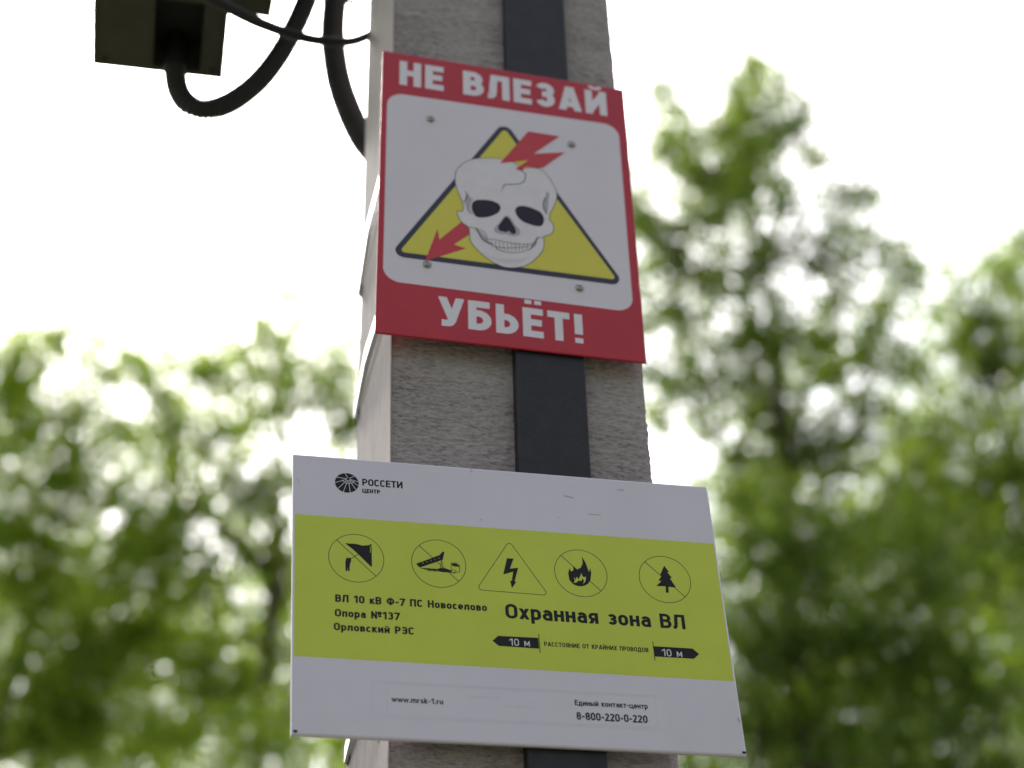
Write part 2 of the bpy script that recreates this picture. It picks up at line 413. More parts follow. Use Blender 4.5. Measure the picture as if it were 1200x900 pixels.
# ------------------------------------------------------------ a road-sign style alphabet drawn with a constant pen
def glyph(ch, w, f=1.0):
    """-> strokes (paths in cap heights), advance width, ylo, yhi; w = pen width, f = width factor"""
    a = w / 2; lo, hi = 0.0, 1.0; x = 0.74                       # x height
    def W(v): return v * f
    def ov(L, B, Rr, T, r=None, n=8):                             # upright rounded loop
        rx = (Rr - L) / 2; ry = min(r or rx * 1.05, (T - B) / 2); cx = (L + Rr) / 2
        return circ(cx, T - ry, rx, ry, 0, 180, n * 2) + circ(cx, B + ry, rx, ry, 180, 360, n * 2) + [(Rr, T - ry)]
    def bowl(L, B, Rr, T, r=None):                                # from the stem out to the right and back
        ry = (T - B) / 2; rx = min(ry * 1.0, (Rr - L) * .62)
        return [(L, T)] + circ(Rr - rx, (T + B) / 2, rx, ry, 90, -90, 12) + [(L, B)]
    c = ch; S = []
    if c == ' ': return [], W(.34), 0, 1
    if c == 'Н' or c == 'н':
        h = 1 if c == 'Н' else x; wd = W(.64 if h == 1 else .53)
        S = [[(a, 0), (a, h)], [(wd - a, 0), (wd - a, h)], [(a, h * .52), (wd - a, h * .52)]]
    elif c in 'ЕЁЕ':
        wd = W(.55); S = [[(wd, a), (a, a), (a, 1 - a), (wd, 1 - a)], [(a, .51), (wd * .93, .51)]]
        if c == 'Ё': S += [([(wd * .28 - a * .85, 1.21), (wd * .28 + a * .85, 1.21)], .14), ([(wd * .76 - a * .85, 1.21), (wd * .76 + a * .85, 1.21)], .14)]; hi = 1.5
    elif c == 'В' or c == 'в':
        h = 1 if c == 'В' else x; wd = W(.62 if h == 1 else .53)
        S = [[(a, 0), (a, h)], bowl(a, h * .52, wd * .95 - a, h - a), bowl(a, a, wd - a, h * .52)]
    elif c in 'Бб':
        wd = W(.62); S = [[(a, 0), (a, 1)], [(a, 1 - a), (wd * .93, 1 - a)], bowl(a, a, wd - a, .58)]
    elif c in 'Ьь':
        wd = W(.60); S = [[(a, 0), (a, 1)], bowl(a, a, wd - a, .58)]
    elif c in 'ы':
        wd = W(.72); S = [[(a, 0), (a, x)], bowl(a, a, wd * .66 - a, .44), [(wd - a, 0), (wd - a, x)]]
    elif c in 'РР':
        wd = W(.60); S = [[(a, 0), (a, 1)], bowl(a, .42, wd - a, 1 - a)]
    elif c in 'р':
        wd = W(.54); S = [[(a, -.26), (a, x)], ov(a, a, wd - a, x - a)]; lo = -.26
    elif c == 'Л' or c == 'л':
        h = 1 if c == 'Л' else x; wd = W(.66 if h == 1 else .56)
        S = [[(wd - a, 0), (wd - a, h - a)], [(wd, h - a), (wd * .27, h - a)],
             smooth_open([(wd * .27 + a * .3, h), (wd * .26, h * .6), (wd * .23, h * .25), (wd * .15, a * 1.05), (0.0, a)], 4)]
    elif c == 'д':
        wd = W(.62); S = [[(0, a), (wd, a)], [(a, a), (a, -.18)], [(wd - a, a), (wd - a, -.18)], [(wd - a - .06, a), (wd - a - .06, x - a), (wd * .32, x - a), (wd * .17, a)]]; lo = -.2
    elif c == 'Д':
        wd = W(.74); S = [[(0, a), (wd, a)], [(a, a), (a, -.16)], [(wd - a, a), (wd - a, -.16)], [(wd - a - .06, a), (wd - a - .06, 1 - a), (wd * .32, 1 - a), (wd * .20, a)]]; lo = -.2
    elif c in 'ЗЭзэ':
        h = 1 if c in 'ЗЭ' else x; wd = W(.58 if h == 1 else .48); r = (wd - w) / 2; cx = wd / 2
        if c in 'Зз':
            q = h * .525
            S = [circ(cx, h - a - (h - a - q) / 2, r * .95, (h - a - q) / 2, 160, 0, 12)[:] + circ(cx, h - a - (h - a - q) / 2, r * .95, (h - a - q) / 2, 0, -90, 8) + [(cx * .68, q)],
                 [(cx * .68, q), (cx, q)] + circ(cx, a + (q - a) / 2, r, (q - a) / 2, 90, -160, 18)]
        else:
            S = [circ(cx, h - a - r, r, r, 165, 0, 12) + circ(cx, a + r, r, r, 0, -165, 12), [(wd * .16, h * .51), (wd - a, h * .51)]]
    elif c in 'Аa':
        wd = W(.70); S = [[(a * .95, -.02), (wd / 2 - a * .05, 1.02)], [(wd - a * .95, -.02), (wd / 2 + a * .05, 1.02)], [(wd * .22, .26), (wd * .78, .26)]]
    elif c == 'а':
        wd = W(.52); S = [circ(wd / 2, x - a - .18, (wd - w) / 2, .18, 155, 0, 12) + [(wd - a, 0)], circ(wd * .46, a + (x * .58 - a) / 2, wd * .46 - a, (x * .58 - a) / 2, 90, 270, 12) + [(wd - a, a)], [(wd * .46, x * .58), (wd - a, x * .58)]]
    elif c in 'ИЙий':
        h = 1 if c in 'ИЙ' else x; wd = W(.66 if h == 1 else .55)
        S = [[(a, 0), (a, h)], [(wd - a, 0), (wd - a, h)], [(a, a * 1.1), (wd - a, h - a * 1.1)]]
        if c in 'Йй': S.append((circ(wd / 2, h + .20, wd * .24, .10, 180, 360, 10), min(w, .12))); hi = 1.5
    elif c == 'У':
        wd = W(.66); S = [[(a * .8, 1.02), (wd * .53, .28)], smooth_open([(wd - a * .8, 1.02), (wd * .60, .38), (wd * .50, .17), (wd * .36, a), (wd * .12, a)], 5)]
    elif c in 'Тт':
        h = 1 if c == 'Т' else x; wd = W(.60 if h == 1 else .50); S = [[(0, h - a), (wd, h - a)], [(wd / 2, 0), (wd / 2, h - a)]]
    elif c == '!':
        wd = w * 1.05; S = [[(wd / 2, .30), (wd / 2, 1)], [(wd / 2, 0), (wd / 2, .17)]]
    elif c in 'ОоO0':
        h = x if c == 'о' else 1; wd = W({'О': .64, 'о': .53}.get(c, .58)); S = [ov(a, a, wd - a, h - a)]
    elif c in 'СсЄ':
        h = x if c == 'с' else 1; wd = W(.60 if h == 1 else .49); r = (wd - w) / 2
        S = [circ(wd / 2, h - a - r, r, r, 20, 180, 12) + circ(wd / 2, a + r, r, r, 180, 340, 12)]
    elif c in 'ПпП':
        h = 1 if c == 'П' else x; wd = W(.64 if h == 1 else .53); S = [[(a, 0), (a, h - a), (wd - a, h - a), (wd - a, 0)]]
    elif c in 'Цц':
        h = 1 if c == 'Ц' else x; wd = W(.66 if h == 1 else .55); S = [[(a, h), (a, a), (wd - a, a), (wd - a, h)], [(wd - a, a), (wd + a * .7, a), (wd + a * .7, -.2)]]; lo = -.2; wd += a
    elif c == 'Ф':
        wd = W(.80); S = [[(wd / 2, 0), (wd / 2, 1)], ov(a, .20, wd - a, .84, .28)]
    elif c == 'к' or c == 'К' or c == 'k':
        h = {'К': 1, 'к': x, 'k': x}[c]; wd = W(.62 if h == 1 else .52); H_ = 1 if c == 'k' else h
        S = [[(a, 0), (a, H_)], [(a * 1.4, h * .46), (wd - a * .6, h * 1.03)], [(wd * .42, h * .56), (wd - a * .5, -.03)]]
        if c == 'k': hi = 1
        elif c == 'к': hi = x
    elif c in 'Яя':
        h = 1 if c == 'Я' else x; wd = W(.62 if h == 1 else .52)
        S = [[(wd - a, 0), (wd - a, h)], [(wd - u_, v_) for u_, v_ in bowl(a, h * .42, wd - a, h - a)], [(wd * .52, h * .44), (a * .9, -.03)]]
    elif c in 'хХ':
        h = 1 if c == 'Х' else x; wd = W(.62 if h == 1 else .52); S = [[(a * .8, -.03), (wd - a * .8, h + .03)], [(a * .8, h + .03), (wd - a * .8, -.03)]]; hi = h
    elif c == 'е':
        wd = W(.53); r = (wd - w) / 2; S = [[(a, x * .47), (wd - a, x * .47), (wd - a, x - a - r)] + circ(wd / 2, x - a - r, r, r, 0, 180, 14) + circ(wd / 2, a + r, r, r, 180, 325, 12)]
    elif c == 'м':
        wd = W(.66); S = [[(a, 0), (a, x)], [(wd - a, 0), (wd - a, x)], [(a, x - a * .6), (wd / 2, .22), (wd - a, x - a * .6)]]; hi = x
    elif c == '№':
        wd = W(1.06); q = wd * .58; S = [[(a, 0), (a, 1)], [(q - a, 0), (q - a, 1)], [(a, 1 - a), (q - a, a)], circ((q + .06 + wd) / 2, .76, (wd - q - .06) / 2 - a * .7, .20 - a * .3, 0, 360, 16), [(q + .07, .36), (wd, .36)]]
    elif c == '1': wd = W(.44); S = [[(wd - a * 1.2, 0), (wd - a * 1.2, 1)], [(a * .3, .72), (wd - a * 1.2, .96)]]
    elif c == '2':
        wd = W(.56); r = (wd - w) / 2; S = [circ(wd / 2, 1 - a - r, r, r, 170, -20, 14) + [(a * 1.1, a), (wd, a)]]
    elif c == '3':
        wd = W(.57); r = (wd - w) / 2; q = .53; S = [circ(wd / 2, (1 - a + q) / 2, r * .93, (1 - a - q) / 2, 160, -90, 18) + [(wd * .4, q)], [(wd * .4, q)] + circ(wd / 2, (a + q) / 2, r, (q - a) / 2, 90, -160, 18)]
    elif c == '7': wd = W(.55); S = [[(0, 1 - a), (wd - a * .6, 1 - a), (wd * .30, -.04)]]
    elif c == '8':
        wd = W(.58); S = [ov(a * 1.15, .52, wd - a * 1.15, 1 - a), ov(a, a, wd - a, .52)]
    elif c == '-': wd = W(.36); S = [[(.02, .42), (wd - .02, .42)]]
    elif c == '.': wd = w * 1.1; S = [[(wd / 2, 0), (wd / 2, w)]]
    elif c == 'w': wd = W(.78); S = [[(a * .7, x + .02), (wd * .29, -.02), (wd / 2, x), (wd * .71, -.02), (wd - a * .7, x + .02)]]; hi = x
    elif c == 'm': wd = W(.84); S = [[(a, 0), (a, x)]] + [[(p0, x - .2)] + circ((p0 + p1) / 2, x - .22, (p1 - p0) / 2, .22 - a, 180, 0, 10) + [(p1, 0)] for p0, p1 in ((a, wd / 2), (wd / 2, wd - a))]
    elif c == 'r': wd = W(.38); S = [[(a, 0), (a, x)], circ(wd * .72, x - .25, wd * .72 - a, .25 - a, 180, 75, 8)]
    elif c == 's': wd = W(.47); S = [smooth_open([(wd - a, x * .80), (wd * .5, x - a), (a, x * .73), (wd * .5, x * .50), (wd - a, x * .26), (wd * .5, a), (a * .6, x * .18)], 5)]
    elif c == 'u': wd = W(.53); r = (wd - w) / 2; S = [[(a, x)] + circ(wd / 2, a + r, r, r, 180, 360, 12) + [(wd - a, x)], [(wd - a, 0), (wd - a, x)]]
    else: raise ValueError(c)
    return S, wd, lo, hi

def clip(poly, lo, hi):
    for s_, k in ((1, lo), (-1, -hi)):
        out = []
        for i in range(len(poly)):
            p, q = poly[i - 1], poly[i]; a, b = s_ * p[1] - k, s_ * q[1] - k
            if (a >= 0) != (b >= 0): t = a / (a - b); out.append((p[0] + (q[0] - p[0]) * t, p[1] + (q[1] - p[1]) * t))
            if b >= 0: out.append(q)
        poly = out
        if len(poly) < 3: return []
    return poly

def text(bd, s, u0, v0, width, cap, layer, m, parent, pen=0.19, f=1.0, gap=0.13, name='lettering'):
    x = 0; parts = []
    for ch in s:
        S, wd, lo, hi = glyph(ch, pen, f)
        for j, pth in enumerate(S):
            pw = pen
            if isinstance(pth, tuple): pth, pw = pth
            for q in ribbon(pth, pw):
                q = clip(q, lo, hi)
                if q: parts.append((j, [(x + a, b) for a, b in q]))
        x += wd + gap
    x -= gap; k = width / x; g = Geo()
    for j, q in parts:
        P = [(u0 + a * k, v0 + b * cap) for a, b in q]
        ar = sum(P[i - 1][0] * P[i][1] - P[i][0] * P[i - 1][1] for i in range(len(P)))
        if ar < 0: P = P[::-1]
        g.add([bd.w(a, b, layer + j * 0.15) for a, b in P], [tuple(range(len(P)))])
    return g.build(name, m, parent)

def panel(bd, corners, thick, ch, m, parent, name='panel'):
    """metal sheet: flat face, narrow rolled border, sides and back"""
    g = Geo(); c = Vector((sum(p[0] for p in corners) / 4, sum(p[1] for p in corners) / 4))
    def ins(p, d): return (p[0] + (d if p[0] < c.x else -d), p[1] + (d if p[1] < c.y else -d))
    rings = [([ins(p, ch * 1.7) for p in corners], 0.0), ([ins(p, ch * .4) for p in corners], ch * .5), (corners, ch), (corners, thick)]
    for ring, y in rings:
        for u, v in ring:
            q = bd.w(u, v, 0); g.v.append((q.x, q.y + y, q.z))
    g.f.append((0, 1, 2, 3))
    for k in range(3):
        for i in range(4): g.f.append((k * 4 + i, (k + 1) * 4 + i, (k + 1) * 4 + (i + 1) % 4, k * 4 + (i + 1) % 4))
    g.f.append((15, 14, 13, 12))
    return g.build(name, m, parent)

def screw(bd, u, v, r, parent):
    g = Geo(); n = 20; prof = [(1.25, 0), (1.25, .0007), (1.0, .0009), (.98, .0017), (.78, .0026), (.45, .0030), (.40, .0021), (0.01, .0018)]
    for q, h in prof:
        for k in range(n):
            a = 2 * math.pi * k / n; p = bd.w(u + r * q * math.cos(a), v + r * q * math.sin(a), 0); g.v.append((p.x, p.y - h - .0003, p.z))
    for j in range(len(prof) - 1):
        for k in range(n): g.f.append((j * n + k, j * n + (k + 1) % n, (j + 1) * n + (k + 1) % n, (j + 1) * n + k))
    g.f.append(tuple(range((len(prof) - 1) * n, len(prof) * n)))
    s_ = g.build('screw', M['screw'], parent, smooth=True); return s_

# ============================================================ the red warning sign
B1 = Board((-0.147, -0.0165, 2.845), R(-0.55)); T1 = B1.t
w1 = empty('warning_sign', (0, -0.012, 2.84), 'red bordered warning sign with skull on yellow triangle, upper of the two signs', 'sign')
crn = [T1(448.5, 58.9), T1(730.5, 104.8), T1(757.8, 425.2), T1(439.5, 389.5)]
panel(B1, [crn[3], crn[2], crn[1], crn[0]], 0.002, 0.0007, M['red'], w1)
wf = rrect([T1(454, 108), T1(724.5, 147.2), T1(742.3, 366), T1(448.5, 328.4)][::-1], 0.019, 10)
fill(B1, 'white_field', wf, 1, M['white1'], w1)
def t1(L, off=(0, 0), sc=1): return [T1(off[0] + x / sc, off[1] + y / sc) for x, y in L]
def z1(L): return t1(L, (440, 130), 4.0)
def z2(L): return t1(L, (520, 170), 6.0)
tri_o = [T1(591, 141.5), T1(733.5, 335.5), T1(455.5, 299.5)]
fill(B1, 'triangle_border', rrect(tri_o, 0.0095, 8), 2, M['navy'], w1)
fill(B1, 'triangle_field', rrect([T1(591.3, 150.5), T1(723, 328), T1(467.8, 295)], 0.0035, 6), 3, M['yellow'], w1)
fill(B1, 'arrow', z1([(405, 518), (300, 603), (290, 553), (232, 705), (425, 645), (368, 627), (470, 560), (450, 520)]), 4, M['arrowred'], w1)
sk = [(80, 225), (86, 188), (112, 150), (160, 116), (212, 99), (300, 92), (400, 98), (470, 112), (530, 150), (560, 165), (580, 164), (625, 160), (682, 172), (732, 220), (770, 280), (790, 325), (795, 372), (775, 430), (748, 485), (745, 528), (768, 558), (772, 600), (750, 630), (706, 646),
      (706, 700), (690, 750), (650, 797), (590, 843), (520, 862), (440, 862), (380, 842), (330, 815), (270, 770), (212, 712), (185, 670), (180, 610), (172, 577), (130, 547), (106, 512), (93, 465), (128, 468), (137, 425), (116, 370), (92, 310), (80, 262)]
sku = smooth_closed(z2(sk), 3)
skull = fill(B1, 'skull', sku, 5, M['bone'], w1)
line(B1, 'outline', [sku], 0.0007, 6, M['boneline'], skull, closed=True)
fill(B1, 'eye_socket', smooth_closed(z2([(196, 445), (200, 412), (225, 390), (280, 386), (340, 394), (388, 418), (398, 452), (372, 484), (310, 507), (240, 509), (210, 484)])), 7, M['boneline'], skull)
fill(B1, 'eye_socket', smooth_closed(z2([(502, 462), (518, 436), (560, 429), (620, 444), (680, 474), (703, 512), (700, 552), (678, 572), (625, 565), (560, 541), (520, 506)])), 7, M['boneline'], skull)
fill(B1, 'nose_shade', smooth_closed(z2([(430, 500), (465, 508), (500, 560), (535, 600), (528, 635), (480, 640), (440, 628), (400, 628), (360, 612), (358, 580), (395, 545)])), 6.5, M['boneshade'], skull)
fill(B1, 'nose_cavity', smooth_closed(z2([(432, 508), (456, 514), (480, 550), (505, 594), (504, 622), (478, 626), (458, 606), (440, 614), (418, 610), (388, 600), (384, 570), (408, 535)]), 3), 7, M['boneline'], skull)
for sh in ([(160, 340), (190, 372), (205, 385), (190, 410), (186, 450), (200, 490), (180, 480), (160, 450), (150, 400)],
           [(715, 370), (720, 330), (742, 345), (735, 400), (730, 470), (712, 460), (706, 420)],
           [(230, 590), (290, 640), (330, 700), (300, 690), (262, 660)],
           [(655, 650), (650, 700), (610, 730), (628, 690)],
           [(250, 745), (330, 785), (420, 800), (540, 800), (600, 780), (540, 825), (440, 830), (340, 800)]):
    fill(B1, 'bone_shade', smooth_closed(z2(sh), 3), 6.2, M['boneshade'] if sh[0][1] < 700 else mat('pale_shade_print', (0.56, 0.50, 0.56), .5), skull)
def outl(L, w=0.0007, lay=7.5): line(B1, 'drawn_line', [smooth_open(z2(L))], w, lay, M['boneline'], skull)
outl([(545, 183), (572, 202), (572, 240), (548, 268), (500, 277), (432, 280), (418, 300)], 0.0010)
outl([(418, 300), (412, 318), (396, 326)], 0.0005)
outl([(150, 325), (163, 348), (157, 380), (138, 405)], 0.0009); outl([(714, 370), (700, 410), (705, 452), (726, 486)], 0.0012)
outl([(222, 583), (246, 622), (268, 656), (300, 682), (345, 700)], 0.0012); outl([(178, 578), (226, 588), (280, 610), (300, 640), (305, 668)], 0.0006)
outl([(662, 645), (642, 690), (622, 718), (596, 742)], 0.0010); outl([(706, 648), (680, 650), (660, 660)], 0.0006)
outl([(305, 662), (352, 664), (420, 680), (500, 694), (580, 700), (640, 690)], 0.0006)
outl([(330, 692), (362, 716), (400, 722), (450, 724), (520, 722), (600, 716)], 0.0007)
outl([(360, 716), (395, 742), (450, 756), (530, 757), (590, 740)], 0.0006)
ticks = [[(x, 668 + (x - 320) * .10), (x + 2, 722 - abs(x - 470) * .02)] for x in range(335, 620, 28)] + [[(x, 722), (x + 1, 752 - abs(x - 470) * .08)] for x in range(372, 600, 26)]
line(B1, 'tooth_line', [z2(t) for t in ticks], 0.00045, 7.4, M['boneline'], skull)
fill(B1, 'lightning_bolt', z1([(715, 97), (862, 120), (740, 202), (888, 195), (782, 268), (702, 262), (688, 284), (655, 273), (718, 231), (583, 247)]), 8, M['arrowred'], w1)
# lettering
def caps1(s, x0, y0, x1, y1, yt, pen, f, gap):
    a, b, c = T1(x0, y0), T1(x1, y1), T1(x0, yt)
    text(B1, s, a[0], (a[1] + b[1]) / 2, b[0] - a[0], (c[1] - a[1]), 2, M['letter'], w1, pen=pen, f=f, gap=gap)
caps1('НЕ ВЛЕЗАЙ', 468, 98.8, 711.8, 136.2, 71, 0.225, 1.0, 0.12)
caps1('УБЬЁТ!', 514, 382.0, 684, 401.8, 348.0, 0.22, 1.0, 0.12)
for x, y in ((504.5, 139.9), (669.6, 169.6), (500.4, 310.4), (678.9, 338)): u, v = T1(x, y); screw(B1, u, v, 0.0038, w1)

# ============================================================ the white and lime plate
B2 = Board((-0.2256, -0.018, 2.3587), R(1.76)); T2 = B2.t
w2 = empty('notice_plate', (0, -0.012, 2.36), 'white metal plate with lime green band of pictograms, lower of the two signs', 'sign')
PW, PH = 0.4203, 0.2972
panel(B2, [(0, 0), (PW, 0), (PW, PH), (0, PH)], 0.0038, 0.0011, M['white2'], w2)
E2 = 0.0020
fill(B2, 'green_band', [(E2, 0.0772), (PW - E2, 0.0765), (PW - E2, 0.2292), (E2, 0.2283)], 1, M['lime'], w2)
# round emblem with rays and two lines of lettering
gb = (0.0520, 0.2681)
globe = fill(B2, 'round_emblem', circ(*gb, 0.0116, 0.0113, n=32)[:-1], 1, M['black'], w2)
hub = (gb[0] + .0015, gb[1] + .0048)
rays = []
for a in (8, 48, 100, 152, 186, 222, 252, 285, 318, 345):
    ex = (gb[0] + .0125 * math.cos(R(a)), gb[1] + .0121 * math.sin(R(a))); rays.append([(hub[0] + (ex[0] - hub[0]) * .12, hub[1] + (ex[1] - hub[1]) * .12), ex])
line(B2, 'ray', rays, 0.0006, 2, M['white2'], globe)
line(B2, 'ray', [circ(hub[0], hub[1], .0062, .0055, 195, 345, 12)], 0.0005, 3.6, M['white2'], globe)
def put(s, x0, y0, x1, cap, pen=0.19, f=1.0, gap=.13, m='black', lay=2, dv=0.0):
    a = T2(x0, y0); b = T2(x1, y0); b = T2(x1, y0 + (x1 - x0) * 0.062)
    text(B2, s, a[0], a[1] + dv, b[0] - a[0], cap, lay, M[m], w2, pen=pen, f=f, gap=gap)
def capx(x, y0, y1): return T2(x, y0)[1] - T2(x, y1)[1]
put('РОССЕТИ', 424.6, 568.9, 471.8, capx(424.6, 560.9, 568.9), .19, gap=.08)
put('ЦЕНТР', 424.6, 577.3, 445.4, capx(424.6, 572.6, 577.3), .22, gap=.09)
put('ВЛ 10 кВ Ф-7 ПС Новоселово', 392.8, 705.2, 570.9, capx(392.8, 696.4, 705.2), .205, gap=.09)
put('Опора №137', 392.3, 722.3, 468.5, capx(392.3, 713.4, 722.3), .205, gap=.09)
put('Орловский РЭС', 391.1, 738.4, 485.6, capx(391.1, 729.6, 738.4), .205, gap=.09)
put('Охранная зона ВЛ', 592.7, 724.5, 803.7, capx(592.7, 707.4, 724.5), .185, gap=.085)
put('РАССТОЯНИЕ ОТ КРАЙНИХ ПРОВОДОВ', 637.8, 757.2, 760.2, capx(637.8, 752.0, 757.2), .19, gap=.10)
put('www.mrsk-1.ru', 459, 822.4, 519.4, capx(459, 816.3, 822.4), .185, gap=.08)
put('Единый контакт-центр', 673.7, 826.5, 759.4, capx(673.7, 820.1, 826.5), .18, gap=.085)
put('8-800-220-0-220', 676, 843.3, 759.4, capx(676, 834.3, 843.3), .19, gap=.085)
# arrows to the left and right, each with its post line and white figures
def shape(name, L, lay, m='black'): return fill(B2, name, L, lay, M[m], w2)
shape('distance_arrow', [(.1861, .1048), (.1918, .1103), (.2302, .1107), (.2302, .0993), (.1918, .0997)], 2)
shape('distance_arrow', [(.3872, .1036), (.3812, .1092), (.3425, .1092), (.3425, .0982), (.3812, .0982)], 2)
line(B2, 'post_line', [[(.2309, .0946), (.2309, .1147)]], .0007, 3, M['black'], w2); line(B2, 'post_line', [[(.3423, .0940), (.3423, .1143)]], .0007, 3, M['black'], w2)
put('10 м', 597, 756.4, 621, capx(597, 747.5, 756.4) * .93, .125, gap=.16, m='letter', lay=3)
put('10 м', 776, 768.8, 799.8, capx(776, 759.9, 768.8) * .93, .125, gap=.16, m='letter', lay=3)
# pictograms
RR = 0.0261; TW = 0.00068
def ring(cx, cy, holder=None):
    p = line(B2, 'pictogram_ring', [circ(cx, cy, RR, n=48)], TW, 2, M['thin'], w2, closed=True)
    k = RR * .7071; line(B2, 'slash', [[(cx - k, cy + k), (cx + k, cy - k)]], TW * 1.1, 2.6, M['thin'], p); return p
def z3(L): return [T2(370 + x / 6.316, 600 + y / 6.316) for x, y in L]
def z4(L): return [T2(540 + x / 4.2857, 620 + y / 4.2857) for x, y in L]
def under(parent, name, L, lay=3, m='black'): return fill(B2, name, L, lay, M[m], parent)
r1 = ring(.0600, .1843)
under(r1, 'kite', z3([(217, 232), (300, 237), (345, 249), (395, 246), (404, 238), (413, 240), (416, 406), (405, 402), (310, 308), (270, 272)]))
line(B2, 'kite_string', [z3([(322, 308), (258, 348)])], TW, 3, M['thin'], r1)
line(B2, 'kite_seam', [z3([(404, 252), (404, 302)])], .0005, 4, M['lime'], r1)
under(r1, 'figure', z3([(226, 340), (262, 341), (262, 364), (253, 388), (250, 437), (238, 437), (236, 404), (233, 437), (221, 437), (219, 372)]))
r2 = ring(.1387, .1845)
bed = under(r2, 'truck_bed', z3([(742, 384), (918, 318), (938, 294), (952, 296), (940, 354), (770, 412)]))
line(B2, 'bed_rib', [z3([(x, 392 - (x - 770) * .32), (x - 6, 379 - (x - 770) * .30 + 3)]) for x in range(795, 925, 30)], .00035, 4, M['lime'], bed)
under(r2, 'chassis', z3([(768, 414), (840, 418), (905, 422), (918, 415), (962, 418), (1002, 433), (1002, 449), (930, 444), (900, 437), (830, 431)]))
line(B2, 'piston', [z3([(930, 352), (942, 412), (915, 424)]), z3([(932, 352), (922, 420)])], .0005, 3.4, M['black'], r2)
line(B2, 'cab_outline', [z3([(1002, 378), (1040, 378), (1064, 396), (1066, 444), (1004, 448), (1002, 378)])], .0006, 3.2, M['thin'], r2)
under(r2, 'cab_window', z3([(1006, 382), (1038, 382), (1060, 398), (1062, 406), (1030, 402), (1010, 398)]), 3.6)
line(B2, 'wheel', [circ(*z3([(842, 428)])[0], .0016, n=10), circ(*z3([(880, 431)])[0], .0016, n=10), circ(*z3([(1020, 440)])[0], .0020, n=10)], .0005, 3.8, M['thin'], r2)
tr_ = line(B2, 'pictogram_triangle', [rrect([(.2090, .2152), (.2440, .1573), (.1738, .1585)], .0030, 5)], TW, 2, M['thin'], w2, closed=True)
under(tr_, 'bolt', z4([(232, 147), (265, 149), (246, 199), (288, 195), (270, 262), (278, 265), (257, 297), (248, 262), (256, 260), (263, 214), (213, 228)]))
r3 = ring(.2779, .1845)
under(r3, 'flame', z4([(607, 138), (624, 165), (634, 190), (643, 216), (650, 196), (655, 222), (651, 256), (638, 276), (615, 287), (590, 287), (565, 278), (546, 257), (539, 222), (546, 196), (553, 214), (566, 206), (562, 184), (582, 204), (602, 194), (612, 172)]), 3.5)
under(r3, 'flame_core', z4([(606, 222), (600, 236), (590, 254), (582, 240), (576, 256), (568, 240), (572, 262), (566, 272), (582, 268), (592, 258), (604, 262), (612, 248), (618, 262), (614, 278), (626, 262), (628, 238), (618, 244), (610, 236)]), 4.5, 'lime')
r4 = ring(.3625, .1840)
under(r4, 'fir_tree', z4([(1021, 184), (1045, 216), (1037, 217), (1060, 245), (1050, 248), (1080, 293), (1042, 290), (1044, 320), (1030, 320), (1029, 288), (982, 286), (1007, 262), (992, 258), (1010, 235), (1000, 232)]), 3.5)
# the ghost of a removed sticker, scratches and scuffs
line(B2, 'sticker_outline', [[(.0715, .0205), (.0725, .0562), (.3512, .0570), (.3505, .0222), (.0715, .0205)], [(.0850, .0225), (.0862, .0548), (.3380, .0556), (.3370, .0243), (.0850, .0225)]], .0006, 1, M['ghost'], w2)
line(B2, 'sticker_outline', [[(.19, .038), (.225, .0385)], [(.16, .046), (.19, .0462)]], .0010, 1.3, M['ghost'], w2)
for L, w_ in (([(723, 574), (731, 574.6)], .0011), ([(689, 602.6), (704, 603.6)], .0009), ([(661, 581), (672, 583.5)], .0013), ([(551, 546), (552.5, 550)], .0012), ([(552, 552), (552.8, 553.6)], .0016),
              ([(348, 560), (350.5, 567)], .0005), ([(653.8, 606), (655, 607)], .0012), ([(563, 608), (564, 610)], .0008), ([(696, 837), (697, 838.5)], .0012), ([(348, 681), (349, 684)], .0008)):
    line(B2, 'scuff', [[T2(*p) for p in L]], w_, 1.6, M['ghost2'], w2)
for x, y, r in ((552.3, 736, .0014), (783, 779, .0016), (641.5, 743, .0010)):
    line(B2, 'dent', [circ(*T2(x, y), r, r * .6, 20, 170, 8)], .0007, 1.8, mat('pale_lime', (0.52, 0.60, 0.20), .5), w2)  # flat arc in a paler lime at each dent
chip = [T2(864, 840), T2(867, 843), T2(867.5, 848), T2(864.8, 845)]
fill(B2, 'paint_chip', chip[::-1], 1.6, M['ghost2'], w2)
for x, y in ((872, 882), (346, 857)):
    u, v = T2(x, y); fill(B2, 'paint_chip', [(u + .0022 * math.cos(a) * (1 + .3 * math.sin(3 * a)), v + .0015 * math.sin(a)) for a in [k * math.pi / 4 for k in range(8)]], 1.7, M['black'], w2)
# brackets that hold the plate off the pole
for z in (2.485, 2.60):
    g = Geo(); g.box(-.10, -.0144, z - .008, .10, -.0130, z + .008); g.box(-.10, -.013, z - .008, -.07, .002, z + .008); g.box(.072, -.013, z - .008, .10, .002, z + .008)
    g.build('bracket', M['galv'], w2)

